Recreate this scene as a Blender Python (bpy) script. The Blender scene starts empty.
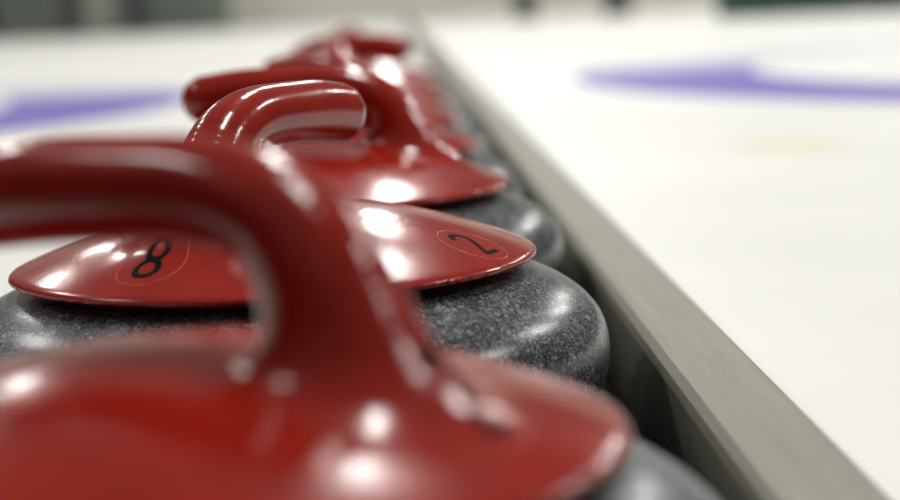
import bpy, bmesh, math, random
import numpy as np
from mathutils import Vector, Matrix
random.seed(4)
S = 0.01                      # everything below is thought out in centimetres
scene = bpy.context.scene
COL = scene.collection

# ------------------------------------------------------------------ helpers
def link(name, me, parent=None, mat=None):
    o = bpy.data.objects.new(name, me); COL.objects.link(o)
    if parent is not None: o.parent = parent
    if mat is not None and me is not None and not me.materials: me.materials.append(mat)
    return o

def tag(o, label=None, cat=None, group=None, kind=None):
    if label: o['label'] = label
    if cat: o['category'] = cat
    if group: o['group'] = group
    if kind: o['kind'] = kind
    return o

def mesh_from(name, verts, faces, smooth=False):
    me = bpy.data.meshes.new(name)
    me.from_pydata([tuple(float(c) for c in v) for v in verts], [], [tuple(int(i) for i in f) for f in faces])
    if smooth: me.polygons.foreach_set('use_smooth', [True] * len(me.polygons))
    me.update(); return me

def box_mesh(name, x0, x1, y0, y1, z0, z1, bevel=0.0, seg=3):
    bm = bmesh.new()
    bmesh.ops.create_cube(bm, size=1.0)
    for v in bm.verts:
        v.co = Vector(((x0+x1)/2 + v.co.x*(x1-x0), (y0+y1)/2 + v.co.y*(y1-y0), (z0+z1)/2 + v.co.z*(z1-z0))) * S
    if bevel: bmesh.ops.bevel(bm, geom=list(bm.edges), offset=bevel*S, segments=seg, affect='EDGES', profile=0.5)
    me = bpy.data.meshes.new(name); bm.to_mesh(me); bm.free(); return me

# ------------------------------------------------------------------ materials
def srgb(r, g, b):
    f = lambda c: ((c/255.0+0.055)/1.055)**2.4 if c/255.0 > 0.04045 else c/255.0/12.92
    return (f(r), f(g), f(b), 1.0)

def new_mat(name):
    m = bpy.data.materials.new(name); m.use_nodes = True
    nt = m.node_tree; b = nt.nodes['Principled BSDF']
    return m, nt, b

def N(nt, typ, **kw):
    n = nt.nodes.new(typ)
    for k, v in kw.items():
        if k in n.inputs: n.inputs[k].default_value = v
        else: setattr(n, k, v)
    return n

def ramp(nt, stops):
    r = nt.nodes.new('ShaderNodeValToRGB')
    els = r.color_ramp.elements
    while len(els) < len(stops): els.new(0.5)
    for e, (p, c) in zip(els, stops): e.position = p; e.color = c
    return r

def mat_plain(name, col, rough=0.6, var=0.12, scale=20.0):
    m, nt, b = new_mat(name)
    tc = N(nt, 'ShaderNodeTexCoord'); no = N(nt, 'ShaderNodeTexNoise', Scale=scale, Detail=5.0)
    nt.links.new(tc.outputs['Object'], no.inputs['Vector'])
    d = tuple(c*(1-var) for c in col[:3])+(1,); l = tuple(min(1, c*(1+var)) for c in col[:3])+(1,)
    r = ramp(nt, [(0.3, d), (0.7, l)])
    nt.links.new(no.outputs['Fac'], r.inputs['Fac']); nt.links.new(r.outputs['Color'], b.inputs['Base Color'])
    b.inputs['Roughness'].default_value = rough
    return m

def mat_red():
    m, nt, b = new_mat('red_moulded_plastic')
    tc = N(nt, 'ShaderNodeTexCoord')
    no = N(nt, 'ShaderNodeTexNoise', Scale=45.0, Detail=6.0, Roughness=0.6)
    nt.links.new(tc.outputs['Object'], no.inputs['Vector'])
    r = ramp(nt, [(0.3, srgb(142, 22, 9)), (0.72, srgb(162, 32, 13))])
    nt.links.new(no.outputs['Fac'], r.inputs['Fac'])
    # fine pale scuffs
    mp = N(nt, 'ShaderNodeMapping'); mp.inputs['Scale'].default_value = (60, 260, 60); mp.inputs['Rotation'].default_value = (0, 0, 0.7)
    nt.links.new(tc.outputs['Object'], mp.inputs['Vector'])
    sc = N(nt, 'ShaderNodeTexNoise', Scale=2.0, Detail=3.0, Roughness=0.7)
    nt.links.new(mp.outputs['Vector'], sc.inputs['Vector'])
    sr = ramp(nt, [(0.66, (0, 0, 0, 1)), (0.80, (0.35, 0.35, 0.35, 1))])
    nt.links.new(sc.outputs['Fac'], sr.inputs['Fac'])
    mx = N(nt, 'ShaderNodeMix', data_type='RGBA')
    nt.links.new(sr.outputs['Color'], mx.inputs[0]); nt.links.new(r.outputs['Color'], mx.inputs[6])
    mx.inputs[7].default_value = srgb(205, 110, 95)
    nt.links.new(mx.outputs[2], b.inputs['Base Color'])
    # roughness: smudges
    n2 = N(nt, 'ShaderNodeTexNoise', Scale=30.0, Detail=4.0)
    nt.links.new(tc.outputs['Object'], n2.inputs['Vector'])
    mr = N(nt, 'ShaderNodeMapRange'); mr.inputs[3].default_value = 0.09; mr.inputs[4].default_value = 0.27
    nt.links.new(n2.outputs['Fac'], mr.inputs[0]); nt.links.new(mr.outputs[0], b.inputs['Roughness'])
    b.inputs['IOR'].default_value = 1.46
    b.inputs['Coat Weight'].default_value = 0.12; b.inputs['Coat Roughness'].default_value = 0.10
    bp = N(nt, 'ShaderNodeBump', Strength=0.06, Distance=0.001)
    n3 = N(nt, 'ShaderNodeTexNoise', Scale=220.0, Detail=3.0)
    nt.links.new(tc.outputs['Object'], n3.inputs['Vector'])
    nt.links.new(n3.outputs['Fac'], bp.inputs['Height']); nt.links.new(bp.outputs['Normal'], b.inputs['Normal'])
    return m

def mat_granite():
    m, nt, b = new_mat('speckled_granite')
    tc = N(nt, 'ShaderNodeTexCoord')
    mp = N(nt, 'ShaderNodeMapping'); mp.inputs['Scale'].default_value = (1, 1, 1.0); mp.inputs['Rotation'].default_value = (0.5, 0.3, 0.6)
    nt.links.new(tc.outputs['Object'], mp.inputs['Vector'])
    no = N(nt, 'ShaderNodeTexNoise', Scale=560.0, Detail=2.5, Roughness=0.6, Distortion=1.8)
    nt.links.new(mp.outputs['Vector'], no.inputs['Vector'])
    no2 = N(nt, 'ShaderNodeTexNoise', Scale=60.0, Detail=4.0)
    nt.links.new(tc.outputs['Object'], no2.inputs['Vector'])
    ad = N(nt, 'ShaderNodeMath', operation='MULTIPLY_ADD'); ad.inputs[1].default_value = 0.16; 
    nt.links.new(no2.outputs['Fac'], ad.inputs[0]); nt.links.new(no.outputs['Fac'], ad.inputs[2])
    r = ramp(nt, [(0.50, srgb(38, 41, 45)), (0.61, srgb(80, 84, 89)), (0.68, srgb(128, 133, 137)), (0.77, srgb(180, 182, 184))])
    nt.links.new(ad.outputs[0], r.inputs['Fac']); nt.links.new(r.outputs['Color'], b.inputs['Base Color'])
    b.inputs['Roughness'].default_value = 0.24
    bp = N(nt, 'ShaderNodeBump', Strength=0.05, Distance=0.001)
    nt.links.new(no.outputs['Fac'], bp.inputs['Height']); nt.links.new(bp.outputs['Normal'], b.inputs['Normal'])
    return m

RING_D, RING_RO, RING_RI = 424.0, 181.0, 138.0
def mat_ice():
    m, nt, b = new_mat('pebbled_ice')
    tc = N(nt, 'ShaderNodeTexCoord')
    base = N(nt, 'ShaderNodeTexNoise', Scale=1.3, Detail=5.0)
    nt.links.new(tc.outputs['Object'], base.inputs['Vector'])
    r = ramp(nt, [(0.3, srgb(226, 226, 223)), (0.7, srgb(240, 239, 235))])
    nt.links.new(base.outputs['Fac'], r.inputs['Fac'])
    col = r.outputs['Color']
    def dist_to(cx, cy, sx=1.0, sy=1.0):
        s = N(nt, 'ShaderNodeVectorMath', operation='SUBTRACT'); s.inputs[1].default_value = (cx*S, cy*S, 0)
        nt.links.new(tc.outputs['Object'], s.inputs[0])
        k = N(nt, 'ShaderNodeVectorMath', operation='MULTIPLY'); k.inputs[1].default_value = (1/sx, 1/sy, 0)
        nt.links.new(s.outputs[0], k.inputs[0])
        l = N(nt, 'ShaderNodeVectorMath', operation='LENGTH'); nt.links.new(k.outputs[0], l.inputs[0])
        return l.outputs['Value']
    def over(col, fac, c):
        mx = N(nt, 'ShaderNodeMix', data_type='RGBA')
        nt.links.new(fac, mx.inputs[0]); nt.links.new(col, mx.inputs[6]); mx.inputs[7].default_value = c
        return mx.outputs[2]
    for cx in (223.0, -228.0):
        d = dist_to(cx, RING_D)
        a = N(nt, 'ShaderNodeMapRange', interpolation_type='SMOOTHSTEP'); a.inputs[1].default_value = (RING_RI-1)*S; a.inputs[2].default_value = (RING_RI+1)*S
        nt.links.new(d, a.inputs[0])
        c = N(nt, 'ShaderNodeMapRange', interpolation_type='SMOOTHSTEP'); c.inputs[1].default_value = (RING_RO-1)*S; c.inputs[2].default_value = (RING_RO+1)*S; c.inputs[3].default_value = 1.0; c.inputs[4].default_value = 0.0
        nt.links.new(d, c.inputs[0])
        mu = N(nt, 'ShaderNodeMath', operation='MULTIPLY'); nt.links.new(a.outputs[0], mu.inputs[0]); nt.links.new(c.outputs[0], mu.inputs[1])
        # the far half of each ring is paler
        sp = N(nt, 'ShaderNodeSeparateXYZ'); nt.links.new(tc.outputs['Object'], sp.inputs[0])
        fade = N(nt, 'ShaderNodeMapRange', interpolation_type='SMOOTHSTEP'); fade.inputs[1].default_value = 4.55; fade.inputs[2].default_value = 4.95
        fade.inputs[3].default_value = 0.95; fade.inputs[4].default_value = 0.22
        nt.links.new(sp.outputs['Y'], fade.inputs[0])
        m2 = N(nt, 'ShaderNodeMath', operation='MULTIPLY'); nt.links.new(mu.outputs[0], m2.inputs[0]); nt.links.new(fade.outputs[0], m2.inputs[1])
        col = over(col, m2.outputs[0], srgb(112, 98, 182))
    # faint yellow mark under the ice
    d = dist_to(51.0, 238.0, 0.085, 0.12)
    y = N(nt, 'ShaderNodeMapRange', interpolation_type='SMOOTHSTEP'); y.inputs[1].default_value = 0.8; y.inputs[2].default_value = 1.15
    y.inputs[3].default_value = 0.36; y.inputs[4].default_value = 0.0
    nt.links.new(d, y.inputs[0])
    col = over(col, y.outputs[0], srgb(222, 210, 150))
    nt.links.new(col, b.inputs['Base Color'])
    b.inputs['Roughness'].default_value = 0.42
    b.inputs['IOR'].default_value = 1.31; b.inputs['Specular IOR Level'].default_value = 0.25
    pb = N(nt, 'ShaderNodeTexVoronoi', Scale=160.0); nt.links.new(tc.outputs['Object'], pb.inputs['Vector'])
    bp = N(nt, 'ShaderNodeBump', Strength=0.15, Distance=0.001)
    nt.links.new(pb.outputs['Distance'], bp.inputs['Height']); nt.links.new(bp.outputs['Normal'], b.inputs['Normal'])
    return m

def mat_divider():
    m, nt, b = new_mat('weathered_grey_timber')
    tc = N(nt, 'ShaderNodeTexCoord')
    mp = N(nt, 'ShaderNodeMapping'); mp.inputs['Scale'].default_value = (160, 7, 160)
    nt.links.new(tc.outputs['Object'], mp.inputs['Vector'])
    gr = N(nt, 'ShaderNodeTexNoise', Scale=1.0, Detail=6.0, Roughness=0.65); nt.links.new(mp.outputs['Vector'], gr.inputs['Vector'])
    r = ramp(nt, [(0.25, srgb(122, 119, 106)), (0.5, srgb(132, 129, 116)), (0.8, srgb(142, 139, 127))])
    nt.links.new(gr.outputs['Fac'], r.inputs['Fac'])
    sk = N(nt, 'ShaderNodeTexNoise', Scale=900.0, Detail=2.0); nt.links.new(tc.outputs['Object'], sk.inputs['Vector'])
    sr = ramp(nt, [(0.62, (0, 0, 0, 1)), (0.75, (0.5, 0.5, 0.5, 1))]); nt.links.new(sk.outputs['Fac'], sr.inputs['Fac'])
    mx = N(nt, 'ShaderNodeMix', data_type='RGBA')
    nt.links.new(sr.outputs['Color'], mx.inputs[0]); nt.links.new(r.outputs['Color'], mx.inputs[6]); mx.inputs[7].default_value = srgb(180, 177, 166)
    # shade painted into the colour: the sides darken towards the bottom
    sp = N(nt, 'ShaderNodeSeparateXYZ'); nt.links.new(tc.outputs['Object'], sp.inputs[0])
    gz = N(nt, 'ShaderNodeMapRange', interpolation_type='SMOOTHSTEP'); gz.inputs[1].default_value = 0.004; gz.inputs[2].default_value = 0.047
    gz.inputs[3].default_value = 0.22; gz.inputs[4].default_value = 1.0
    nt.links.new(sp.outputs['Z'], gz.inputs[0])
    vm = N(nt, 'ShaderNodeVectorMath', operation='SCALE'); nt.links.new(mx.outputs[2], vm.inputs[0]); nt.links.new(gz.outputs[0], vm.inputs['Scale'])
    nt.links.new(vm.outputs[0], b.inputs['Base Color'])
    b.inputs['Roughness'].default_value = 0.6
    bp = N(nt, 'ShaderNodeBump', Strength=0.25, Distance=0.001)
    nt.links.new(gr.outputs['Fac'], bp.inputs['Height']); nt.links.new(bp.outputs['Normal'], b.inputs['Normal'])
    return m

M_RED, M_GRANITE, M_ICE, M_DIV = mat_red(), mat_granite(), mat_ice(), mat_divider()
M_NUM = mat_plain('dark_inlay', srgb(12, 13, 14), 0.9, 0.3, 300)
M_NUM.node_tree.nodes['Principled BSDF'].inputs['Specular IOR Level'].default_value = 0.15
M_ETCH = mat_plain('pale_etched_line', srgb(188, 82, 66), 0.4, 0.2, 300)
M_WALL = mat_plain('pale_end_wall', srgb(196, 193, 182), 0.8, 0.06, 3)
M_SAGE = mat_plain('grey_green_boards', srgb(104, 112, 104), 0.8, 0.10, 3)
M_GREEN = mat_plain('dark_green_boards', srgb(38, 66, 52), 0.8, 0.12, 3)
M_DARK = mat_plain('dark_grey_padding', srgb(62, 64, 64), 0.7, 0.15, 8)
M_PALEPANEL = mat_plain('pale_panel', srgb(176, 178, 168), 0.7, 0.05, 5)
M_ROOM = mat_plain('dim_room_wall', srgb(70, 70, 66), 0.9, 0.08, 2)
M_FLOOR = mat_plain('pale_walkway', srgb(206, 204, 196), 0.8, 0.05, 2)

# ------------------------------------------------------------------ the moulded handle as an implicit surface
PLATE_R, ZB, DOME = 11.9, 9.7, 2.7
# handle path (t along the handle, z, radius in the plane, half width across)
KEYS = [(6.1, 10.2, 2.4, 2.4), (5.6, 11.8, 2.08, 2.1), (5.05, 13.3, 1.82, 1.8), (4.45, 14.6, 1.62, 1.55), (3.35, 15.72, 1.42, 1.4),
        (1.4, 16.3, 1.32, 1.3), (-1.5, 16.35, 1.32, 1.28), (-4.2, 16.25, 1.36, 1.28), (-6.4, 16.0, 1.34, 1.24)]
def catmull(keys, n):
    k = np.array(keys, float); k = np.vstack([2*k[0]-k[1], k, 2*k[-1]-k[-2]])
    out = []
    for i in range(1, len(k)-2):
        for s in np.linspace(0, 1, n, endpoint=False):
            p0, p1, p2, p3 = k[i-1], k[i], k[i+1], k[i+2]
            out.append(0.5*((2*p1)+(-p0+p2)*s+(2*p0-5*p1+4*p2-p3)*s*s+(-p0+3*p1-3*p2+p3)*s**3))
    out.append(k[-2]); return np.array(out)
PATH = catmull(KEYS, 4)
def lowered(d): return catmull([(t, z-d*min(1, max(0, (z-11.8)/3)), r+(0.07 if t < 3 else 0), w) for t, z, r, w in KEYS], 4)
def smin(a, b, k):
    h = np.maximum(k-np.abs(a-b), 0)/k
    return np.minimum(a, b)-h*h*h*k/6.0
def f_plate(x, y, z):
    r2 = (x*x+y*y)/(PLATE_R*PLATE_R)
    top = ZB + 0.10 + DOME*(1-r2) 
    d1 = (z-top)*0.96
    d2 = (ZB-0.02-z)
    d3 = np.sqrt(x*x+y*y)-(PLATE_R-0.32)
    return -smin(-smin_neg(d1, d3, 0.55), -d2, 0.55)
def smin_neg(a, b, k):
    return -smin(-a, -b, k)
def f_grip(x, y, z):
    best = None
    for a, b in zip(PATH[:-1], PATH[1:]):
        dx, dz = b[0]-a[0], b[1]-a[1]; L = dx*dx+dz*dz
        h = np.clip(((x-a[0])*dx+(z-a[1])*dz)/L, 0, 1)
        r = a[2]+h*(b[2]-a[2]); w = a[3]+h*(b[3]-a[3])
        d = np.sqrt((x-a[0]-h*dx)**2+(z-a[1]-h*dz)**2+(y*r/w)**2)-r
        best = d if best is None else np.minimum(best, d)
    return best
def F(x, y, z):
    return smin(f_plate(x, y, z), f_grip(x, y, z), 2.3)
def grad(x, y, z, e=0.02):
    g = np.stack([F(x+e, y, z)-F(x-e, y, z), F(x, y+e, z)-F(x, y-e, z), F(x, y, z+e)-F(x, y, z-e)], -1)/(2*e)
    return g
def surface_nets(lo, hi, h):
    n = [int(round((b-a)/h))+1 for a, b in zip(lo, hi)]
    ax = [np.linspace(a, a+h*(k-1), k) for a, k in zip(lo, n)]
    X, Y, Z = np.meshgrid(*ax, indexing='ij')
    V = F(X, Y, Z)
    ins = V < 0
    c = [ins[i:n[0]-1+i, j:n[1]-1+j, k:n[2]-1+k] for i in (0, 1) for j in (0, 1) for k in (0, 1)]
    cnt = sum(q.astype(int) for q in c)
    act = (cnt > 0) & (cnt < 8)
    idx = -np.ones(act.shape, int); idx[act] = np.arange(act.sum())
    I, J, K = np.nonzero(act)
    P = np.stack([ax[0][I], ax[1][J], ax[2][K]], -1)+h/2
    for _ in range(6):
        g = grad(P[:, 0], P[:, 1], P[:, 2]); f = F(P[:, 0], P[:, 1], P[:, 2])
        st = (f/np.maximum((g*g).sum(-1), 1e-3))[:, None]*g
        P = P-np.clip(st, -h*0.6, h*0.6)
    faces = []
    for axis in range(3):
        a = [slice(None)]*3; b = [slice(None)]*3
        a[axis] = slice(0, n[axis]-1); b[axis] = slice(1, n[axis])
        A, B = ins[tuple(a)], ins[tuple(b)]
        ch = A != B
        u, v = (axis+1) % 3, (axis+2) % 3
        cells = np.stack(np.nonzero(ch), -1)
        ok = (cells[:, u] > 0) & (cells[:, v] > 0) & (cells[:, u] < n[u]-1) & (cells[:, v] < n[v]-1)
        cells = cells[ok]
        flip = A[tuple(cells.T)]
        def at(du, dv):
            q = cells.copy(); q[:, u] -= du; q[:, v] -= dv
            return idx[tuple(q.T)]
        q = np.stack([at(1, 1), at(0, 1), at(0, 0), at(1, 0)], -1)
        q[~flip] = q[~flip][:, ::-1]
        faces.append(q)
    return P, np.concatenate(faces)

SPLIT = 12.9
def handle_meshes(path):
    global PATH
    PATH = path
    P, Q = surface_nets((-13, -13, 8.7), (13, 13, 18.6), 0.24)
    bm = bmesh.new()
    vs = [bm.verts.new(p) for p in P]
    for q in Q:
        try: bm.faces.new([vs[i] for i in q])
        except ValueError: pass
    bmesh.ops.bisect_plane(bm, geom=bm.verts[:]+bm.edges[:]+bm.faces[:], plane_co=(0, 0, SPLIT), plane_no=(0, 0, 1), dist=1e-4)
    res = []
    for nm, up in (('handle_plate', False), ('grip', True)):
        b2 = bm.copy()
        kill = [f for f in b2.faces if (f.calc_center_median().z > SPLIT) != up]
        bmesh.ops.delete(b2, geom=kill, context='FACES')
        me = bpy.data.meshes.new(nm); b2.to_mesh(me); b2.free()
        p = np.zeros(len(me.vertices)*3); me.vertices.foreach_get('co', p); p = p.reshape(-1, 3)
        g = grad(p[:, 0], p[:, 1], p[:, 2]); g /= np.linalg.norm(g, axis=1)[:, None]
        me.vertices.foreach_set('co', (p*S).ravel())
        me.polygons.foreach_set('use_smooth', [True]*len(me.polygons))
        me.update()
        me.normals_split_custom_set_from_vertices([tuple(v) for v in g])
        me.materials.append(M_RED); res.append(me)
    bm.free()
    return res

def top_z(x, y):
    lo, hi = np.full_like(x, ZB), np.full_like(x, 14.6)
    for _ in range(40):
        mid = (lo+hi)/2; s = F(x, y, mid) < 0
        lo = np.where(s, mid, lo); hi = np.where(s, hi, mid)
    return (lo+hi)/2

# strokes laid on the plate: polyline (u,v) with width, conforming to the moulded surface
def stroke_mesh(name, lines, width, centre, up_angle, lift=0.012, mat=None):
    ca, sa = math.cos(up_angle-math.pi/2), math.sin(up_angle-math.pi/2)
    V, Fc = [], []
    for pts, closed in lines:
        p = np.array(pts, float)
        # resample
        if closed: p = np.vstack([p, p[:1]])
        seg = np.linalg.norm(np.diff(p, axis=0), axis=1); L = np.concatenate([[0], np.cumsum(seg)])
        n = max(6, int(L[-1]/0.05)); s = np.linspace(0, L[-1], n+1)
        q = np.stack([np.interp(s, L, p[:, 0]), np.interp(s, L, p[:, 1])], -1)
        if closed: q = q[:-1]; t = np.roll(q, -1, 0)-np.roll(q, 1, 0)
        else: t = np.gradient(q, axis=0)
        t /= np.linalg.norm(t, axis=1)[:, None]+1e-9
        nn = np.stack([-t[:, 1], t[:, 0]], -1)
        base = len(V); m = len(q)
        for k in range(5):
            off = (k/4-0.5)*width
            w = q+nn*off
            x = centre[0]+w[:, 0]*ca-w[:, 1]*sa; y = centre[1]+w[:, 0]*sa+w[:, 1]*ca
            z = top_z(x, y)+lift*(1 if 0 < k < 4 else 0.1)
            V += list(np.stack([x, y, z], -1)*S)
        for i in range(m if closed else m-1):
            j = (i+1) % m
            for k in range(4):
                Fc.append((base+k*m+i, base+k*m+j, base+(k+1)*m+j, base+(k+1)*m+i))
    me = mesh_from(name, V, Fc, True)
    bm = bmesh.new(); bm.from_mesh(me); bmesh.ops.recalc_face_normals(bm, faces=bm.faces)
    for f in bm.faces:
        if f.normal.z < 0: f.normal_flip()
    bm.to_mesh(me); bm.free()
    me.materials.append(mat); return me
def arc(cx, cy, rx, ry, a0, a1, n=40):
    return [(cx+rx*math.cos(math.radians(a0+(a1-a0)*i/n)), cy+ry*math.sin(math.radians(a0+(a1-a0)*i/n))) for i in range(n+1)]
def eight(): return [(arc(0, 0.48, 0.40, 0.40, 0, 360)[:-1], True), (arc(0, -0.42, 0.48, 0.46, 0, 360)[:-1], True)]
def two(): return [(arc(0, 0.45, 0.46, 0.46, 165, -35)+[(-0.42, -0.85), (0.52, -0.85)], False)]

# ------------------------------------------------------------------ granite body by revolution
def granite_mesh():
    prof = []
    zc, RA = 5.5, 14.5
    prof.append((0.0, 0.35)); prof.append((5.6, 0.35)); prof.append((6.1, 0.0)); prof.append((6.6, 0.0))
    for i in range(1, 26):                                    # underside
        a = math.pi/2*(1-i/26)
        r = RA*math.cos(a)**(2/2.3); z = zc-5.5*math.sin(a)**(2/2.3)
        if r > 6.9: prof.append((r, z))
    top = []
    for i in range(0, 41):
        a = math.pi/2*i/40
        r = RA*max(math.cos(a), 0)**(2/2.55); z = zc+4.9*math.sin(a)**(2/2.45)
        top.append((r, z))
    prof += top
    prof[-1] = (0.0, prof[-1][1])
    n = 128; V = []; Fc = []
    ring = []
    for r, z in prof:
        if r < 1e-6: ring.append([len(V)]); V.append((0, 0, z*S))
        else:
            ring.append(list(range(len(V), len(V)+n)))
            V += [(r*S*math.cos(2*math.pi*i/n), r*S*math.sin(2*math.pi*i/n), z*S) for i in range(n)]
    for a, b in zip(ring[:-1], ring[1:]):
        for i in range(n):
            j = (i+1) % n
            if len(a) == 1: Fc.append((a[0], b[j], b[i]))
            elif len(b) == 1: Fc.append((a[i], a[j], b[0]))
            else: Fc.append((a[i], a[j], b[j], b[i]))
    me = mesh_from('granite_body', V, Fc, True)
    me.materials.append(M_GRANITE); return me

# three wear heights of the same handle
HANDLES = {0: handle_meshes(lowered(-0.15)), 1: handle_meshes(lowered(0.2)), 2: handle_meshes(lowered(0.5))}
GRANITE_ME = granite_mesh()

ROW_X = -5.7
# depth, x shift, direction of the post (deg, world), label
STONES = [
    (46.8, -0.1, -34, 'nearest curling stone, blurred red handle filling the lower left foreground'),
    (80.6, 0.15, 243, 'curling stone with sharp numbers 8 and 2 on its red plate'),
    (110.0, 0.9, -2, 'third curling stone from the front, red grip pointing left over its plate'),
    (139.5, 0.5, -55, 'fourth curling stone from the front, mostly hidden behind the third red handle'),
    (169.0, 0.3, -75, 'fifth curling stone from the front, blurred beyond the fourth stone'),
    (199.0, 0.0, 176, 'sixth curling stone from the front, blurred red grip pointing right'),
    (229.0, 0.0, 100, 'seventh curling stone from the front, next to last in the row'),
    (259.0, 0.0, 80, 'farthest curling stone at the end of the row beside the grey divider'),
]
def make_stone(i, d, sx, ang, label):
    root = bpy.data.objects.new('curling_stone', None); COL.objects.link(root)
    root.empty_display_size = 0.05
    root.location = ((ROW_X+sx)*S, d*S, 0)
    root.rotation_euler = (0, 0, math.radians(ang))
    tag(root, label, 'curling stone', 'red-handled curling stones in a row along the divider')
    link('granite_body', GRANITE_ME, root)
    pl = link('handle_plate', HANDLES[min(i, 2)][0], root)
    link('grip', HANDLES[min(i, 2)][1], root)
    return root, pl
def add_number(pl, ang, kind, wx, wy, size=1.0):
    a = math.radians(-ang)                                     # world offset -> handle frame
    lx, ly = wx*math.cos(a)-wy*math.sin(a), wx*math.sin(a)+wy*math.cos(a)
    up = math.atan2(-ly, -lx)
    lines = eight() if kind == '8' else two()
    lines = [([(u*size, v*size) for u, v in pts], c) for pts, c in lines]
    n = link('number', stroke_mesh('number', lines, 0.27*size, (lx, ly), up, 0.015, M_NUM), pl)
    n['label'] = 'dark inlaid number %s' % kind
    r = link('etched_ring', stroke_mesh('etched_ring', [(arc(0, 0, 1.45, 1.45, 0, 360)[:-1], True)], 0.03, (lx, ly), up, 0.010, M_ETCH), pl)
    r['label'] = 'thin pale etched circle around the number'
for i, (d, sx, ang, lab) in enumerate(STONES):
    root, pl = make_stone(i, d, sx, ang, lab)
    if i == 1:
        add_number(pl, ang, '8', -4.3, -7.9); add_number(pl, ang, '2', 8.5, -4.4)
    if i == 0:
        add_number(pl, ang, '2', 7.1, -4.4)

# ------------------------------------------------------------------ setting
ice = link('floor', mesh_from('floor', [(-700*S, 42*S, -.003), (700*S, 42*S, -.003), (700*S, 1700*S, -.003), (-700*S, 1700*S, -.003)], [(0, 1, 2, 3)]), None, M_ICE)
tag(ice, 'white pebbled curling ice with purple rings', kind='structure')

near_floor = link('floor', box_mesh('floor', -700, 700, -400, 42, -2.0, -0.3), None, mat_plain('added_dark_floor', srgb(58, 62, 60), 0.9, 0.25, 90))  # out-of-view dark floor, added to keep the grip reflections dark
tag(near_floor, 'unseen dark floor added at the near end of the ice to darken reflections', kind='structure')
mat = link('shade_strip', box_mesh('shade_strip', -15, 10.9, 24, 285, -0.3, 0, 0.1), None, mat_plain('dark_shade_strip', srgb(24, 26, 26), 0.8, 0.2, 200))  # dark strip added to stand in for the deep shade beside the divider
tag(mat, 'thin dark strip added for the shade under the row of curling stones', 'mat')
XL, XR, ZD = 10.95, 14.8, 5.1
dv = bmesh.new()
prof = [(XL, -0.3), (XL, ZD-0.75), (XL+0.12, ZD-0.35), (XL+0.45, ZD-0.06), (XL+0.8, ZD), (XR-0.3, ZD), (XR-0.08, ZD-0.08), (XR, ZD-0.3), (XR, -0.3)]
ys = np.linspace(43, 1500, 120)
rows = []
for y in ys: rows.append([dv.verts.new((x*S, y*S, z*S)) for x, z in prof])
for a, b in zip(rows[:-1], rows[1:]):
    for k in range(len(prof)-1): dv.faces.new((a[k], a[k+1], b[k+1], b[k]))
dv.faces.new(rows[0][::-1]); dv.faces.new(rows[-1])
bmesh.ops.recalc_face_normals(dv, faces=dv.faces)
me = bpy.data.meshes.new('lane_divider'); dv.to_mesh(me); dv.free()
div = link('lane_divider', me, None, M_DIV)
tag(div, 'long grey-beige divider board lying on the ice right of the stones', 'divider')

def wall(name, x0, x1, y0, y1, z1, mat):
    o = link(name, box_mesh(name, x0, x1, y0, y1, -0.3, z1), None, mat); tag(o, kind='structure'); return o
wall('wall_far', -700, 700, 1600, 1612, 300, M_WALL)
wall('wall_left', -712, -700, -400, 1612, 300, M_ROOM)
wall('wall_right', 700, 712, -400, 1612, 300, M_ROOM)
wall('wall_near', -712, 712, -412, -400, 300, M_ROOM)

def boards(name, x0, x1, y, z1, nplank, mats, capmat, label, cat):
    root = bpy.data.objects.new(name, None); COL.objects.link(root)
    root.location = ((x0+x1)/2*S, y*S, -.003); tag(root, label, cat)
    w = (x1-x0)
    for k in range(nplank):
        a = -w/2+w*k/nplank; b = a+w/nplank-1.2
        link('panel', box_mesh('panel', a, b, -2, 2, 2, z1-4, 0.6), root, mats[k % len(mats)])
    link('top_rail', box_mesh('top_rail', -w/2, w/2, -3.5, 3.5, z1-4, z1, 0.8), root, capmat)
    link('kick_strip', box_mesh('kick_strip', -w/2, w/2, -2.6, 2.6, 0, 2.5, 0.4), root, capmat)
    return root
boards('rink_boards', -560, -130, 1540, 90, 9, [M_SAGE, M_PALEPANEL, M_SAGE, M_SAGE, M_DARK], M_DARK, 'grey-green rink boards at the far left end of the ice', 'rink boards')
boards('rink_boards', 190, 520, 1080, 90, 4, [M_GREEN], M_DARK, 'dark green rink boards at the far right end of the ice', 'rink boards')

def post(x, y, r, h, mat, label):
    root = bpy.data.objects.new('padded_post', None); COL.objects.link(root)
    root.location = (x*S, y*S, -.003); tag(root, label, 'post', 'dark padded posts at the far end')
    def cyl(nm, r0, r1, z0, z1):
        bm = bmesh.new()
        bmesh.ops.create_cone(bm, cap_ends=True, segments=24, radius1=r0*S, radius2=r1*S, depth=(z1-z0)*S, matrix=Matrix.Translation((0, 0, (z0+z1)/2*S)))
        bmesh.ops.bevel(bm, geom=[e for e in bm.edges if e.is_boundary or len(e.link_faces) == 2 and e.calc_face_angle(0) > 1], offset=0.4*S, segments=2, affect='EDGES')
        me = bpy.data.meshes.new(nm); bm.to_mesh(me); bm.free()
        return link(nm, me, root, mat)
    cyl('base', r*1.25, r*1.15, 0, 3); cyl('pad', r, r, 3, h-4); cyl('cap', r*1.1, r*0.6, h-4, h)
post(98, 1350, 8, 110, M_DARK, 'left dark post standing at the far end right of the divider')
post(165, 1350, 10, 110, M_DARK, 'right dark post standing at the far end right of the divider')
post(-255, 1500, 10, 100, M_DARK, 'dark post left of two before the grey-green boards')
post(-200, 1500, 9, 100, M_DARK, 'dark post right of two before the grey-green boards')

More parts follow.
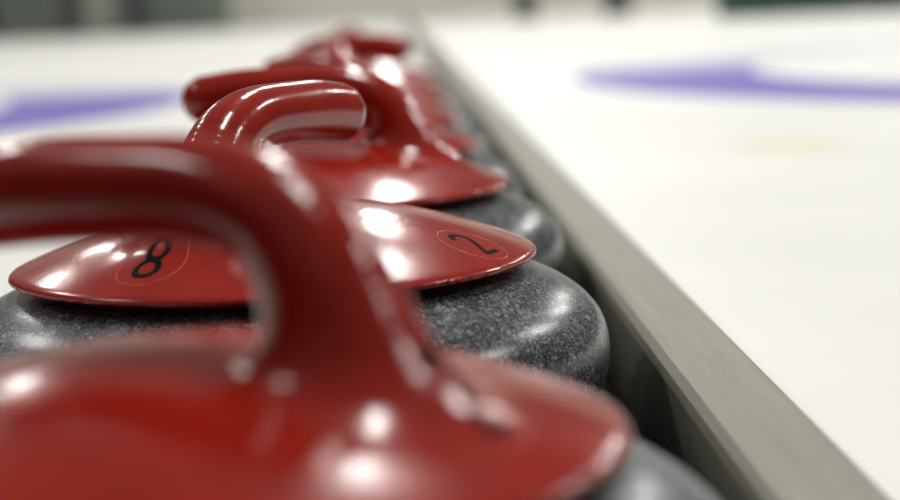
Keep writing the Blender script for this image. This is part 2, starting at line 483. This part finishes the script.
# ------------------------------------------------------------------ light
def area(name, loc, rot, sx, sy, energy, col=(1, 0.985, 0.95)):
    l = bpy.data.lights.new(name, 'AREA'); l.shape = 'RECTANGLE'; l.size = sx; l.size_y = sy; l.energy = energy; l.color = col
    o = bpy.data.objects.new(name, l); COL.objects.link(o); o.location = loc; o.rotation_euler = rot; return o
for x in (-3.8, 0.8, 5.2):
    for y in (1.0, 5.0, 9.0, 13.0):
        area('ceiling_light', (x, y, 4.2), (0, 0, 0), 0.3, 1.5, 50 if x < 0 else 95)

w = bpy.data.worlds.new('arena'); scene.world = w; w.use_nodes = True
nt = w.node_tree; bg = nt.nodes['Background']
tc = N(nt, 'ShaderNodeTexCoord'); sp = N(nt, 'ShaderNodeSeparateXYZ'); nt.links.new(tc.outputs['Generated'], sp.inputs[0])
r = ramp(nt, [(0.0, (0.10, 0.10, 0.095, 1)), (0.25, (0.30, 0.30, 0.28, 1)), (1.0, (0.55, 0.55, 0.53, 1))])
nt.links.new(sp.outputs['Z'], r.inputs['Fac']); nt.links.new(r.outputs['Color'], bg.inputs['Color'])
bg.inputs['Strength'].default_value = 0.36

# ------------------------------------------------------------------ camera
FPX, HCAM, ROLL = 1850.0, 21.1, 0.044
cu, cv = 48.8, 256.6
Fw = Vector((cu, FPX, -cv)).normalized()
R0 = Fw.cross(Vector((0, 0, 1))).normalized(); U0 = R0.cross(Fw)
Rv = math.cos(ROLL)*R0-math.sin(ROLL)*U0; Uv = math.sin(ROLL)*R0+math.cos(ROLL)*U0
cam = bpy.data.cameras.new('camera'); co = bpy.data.objects.new('camera', cam); COL.objects.link(co)
mw = Matrix((Rv, Uv, -Fw)).transposed().to_4x4(); mw.translation = Vector((0, 0, HCAM*S))
co.matrix_world = mw
cam.sensor_width = 36; cam.lens = FPX/900*36; cam.clip_start = 0.02; cam.clip_end = 100
cam.dof.use_dof = True; cam.dof.focus_distance = 0.775
cam.dof.aperture_fstop = (cam.lens/1000)/0.0138
scene.camera = co
scene.view_settings.view_transform = 'Standard'
scene.view_settings.exposure = 0.0
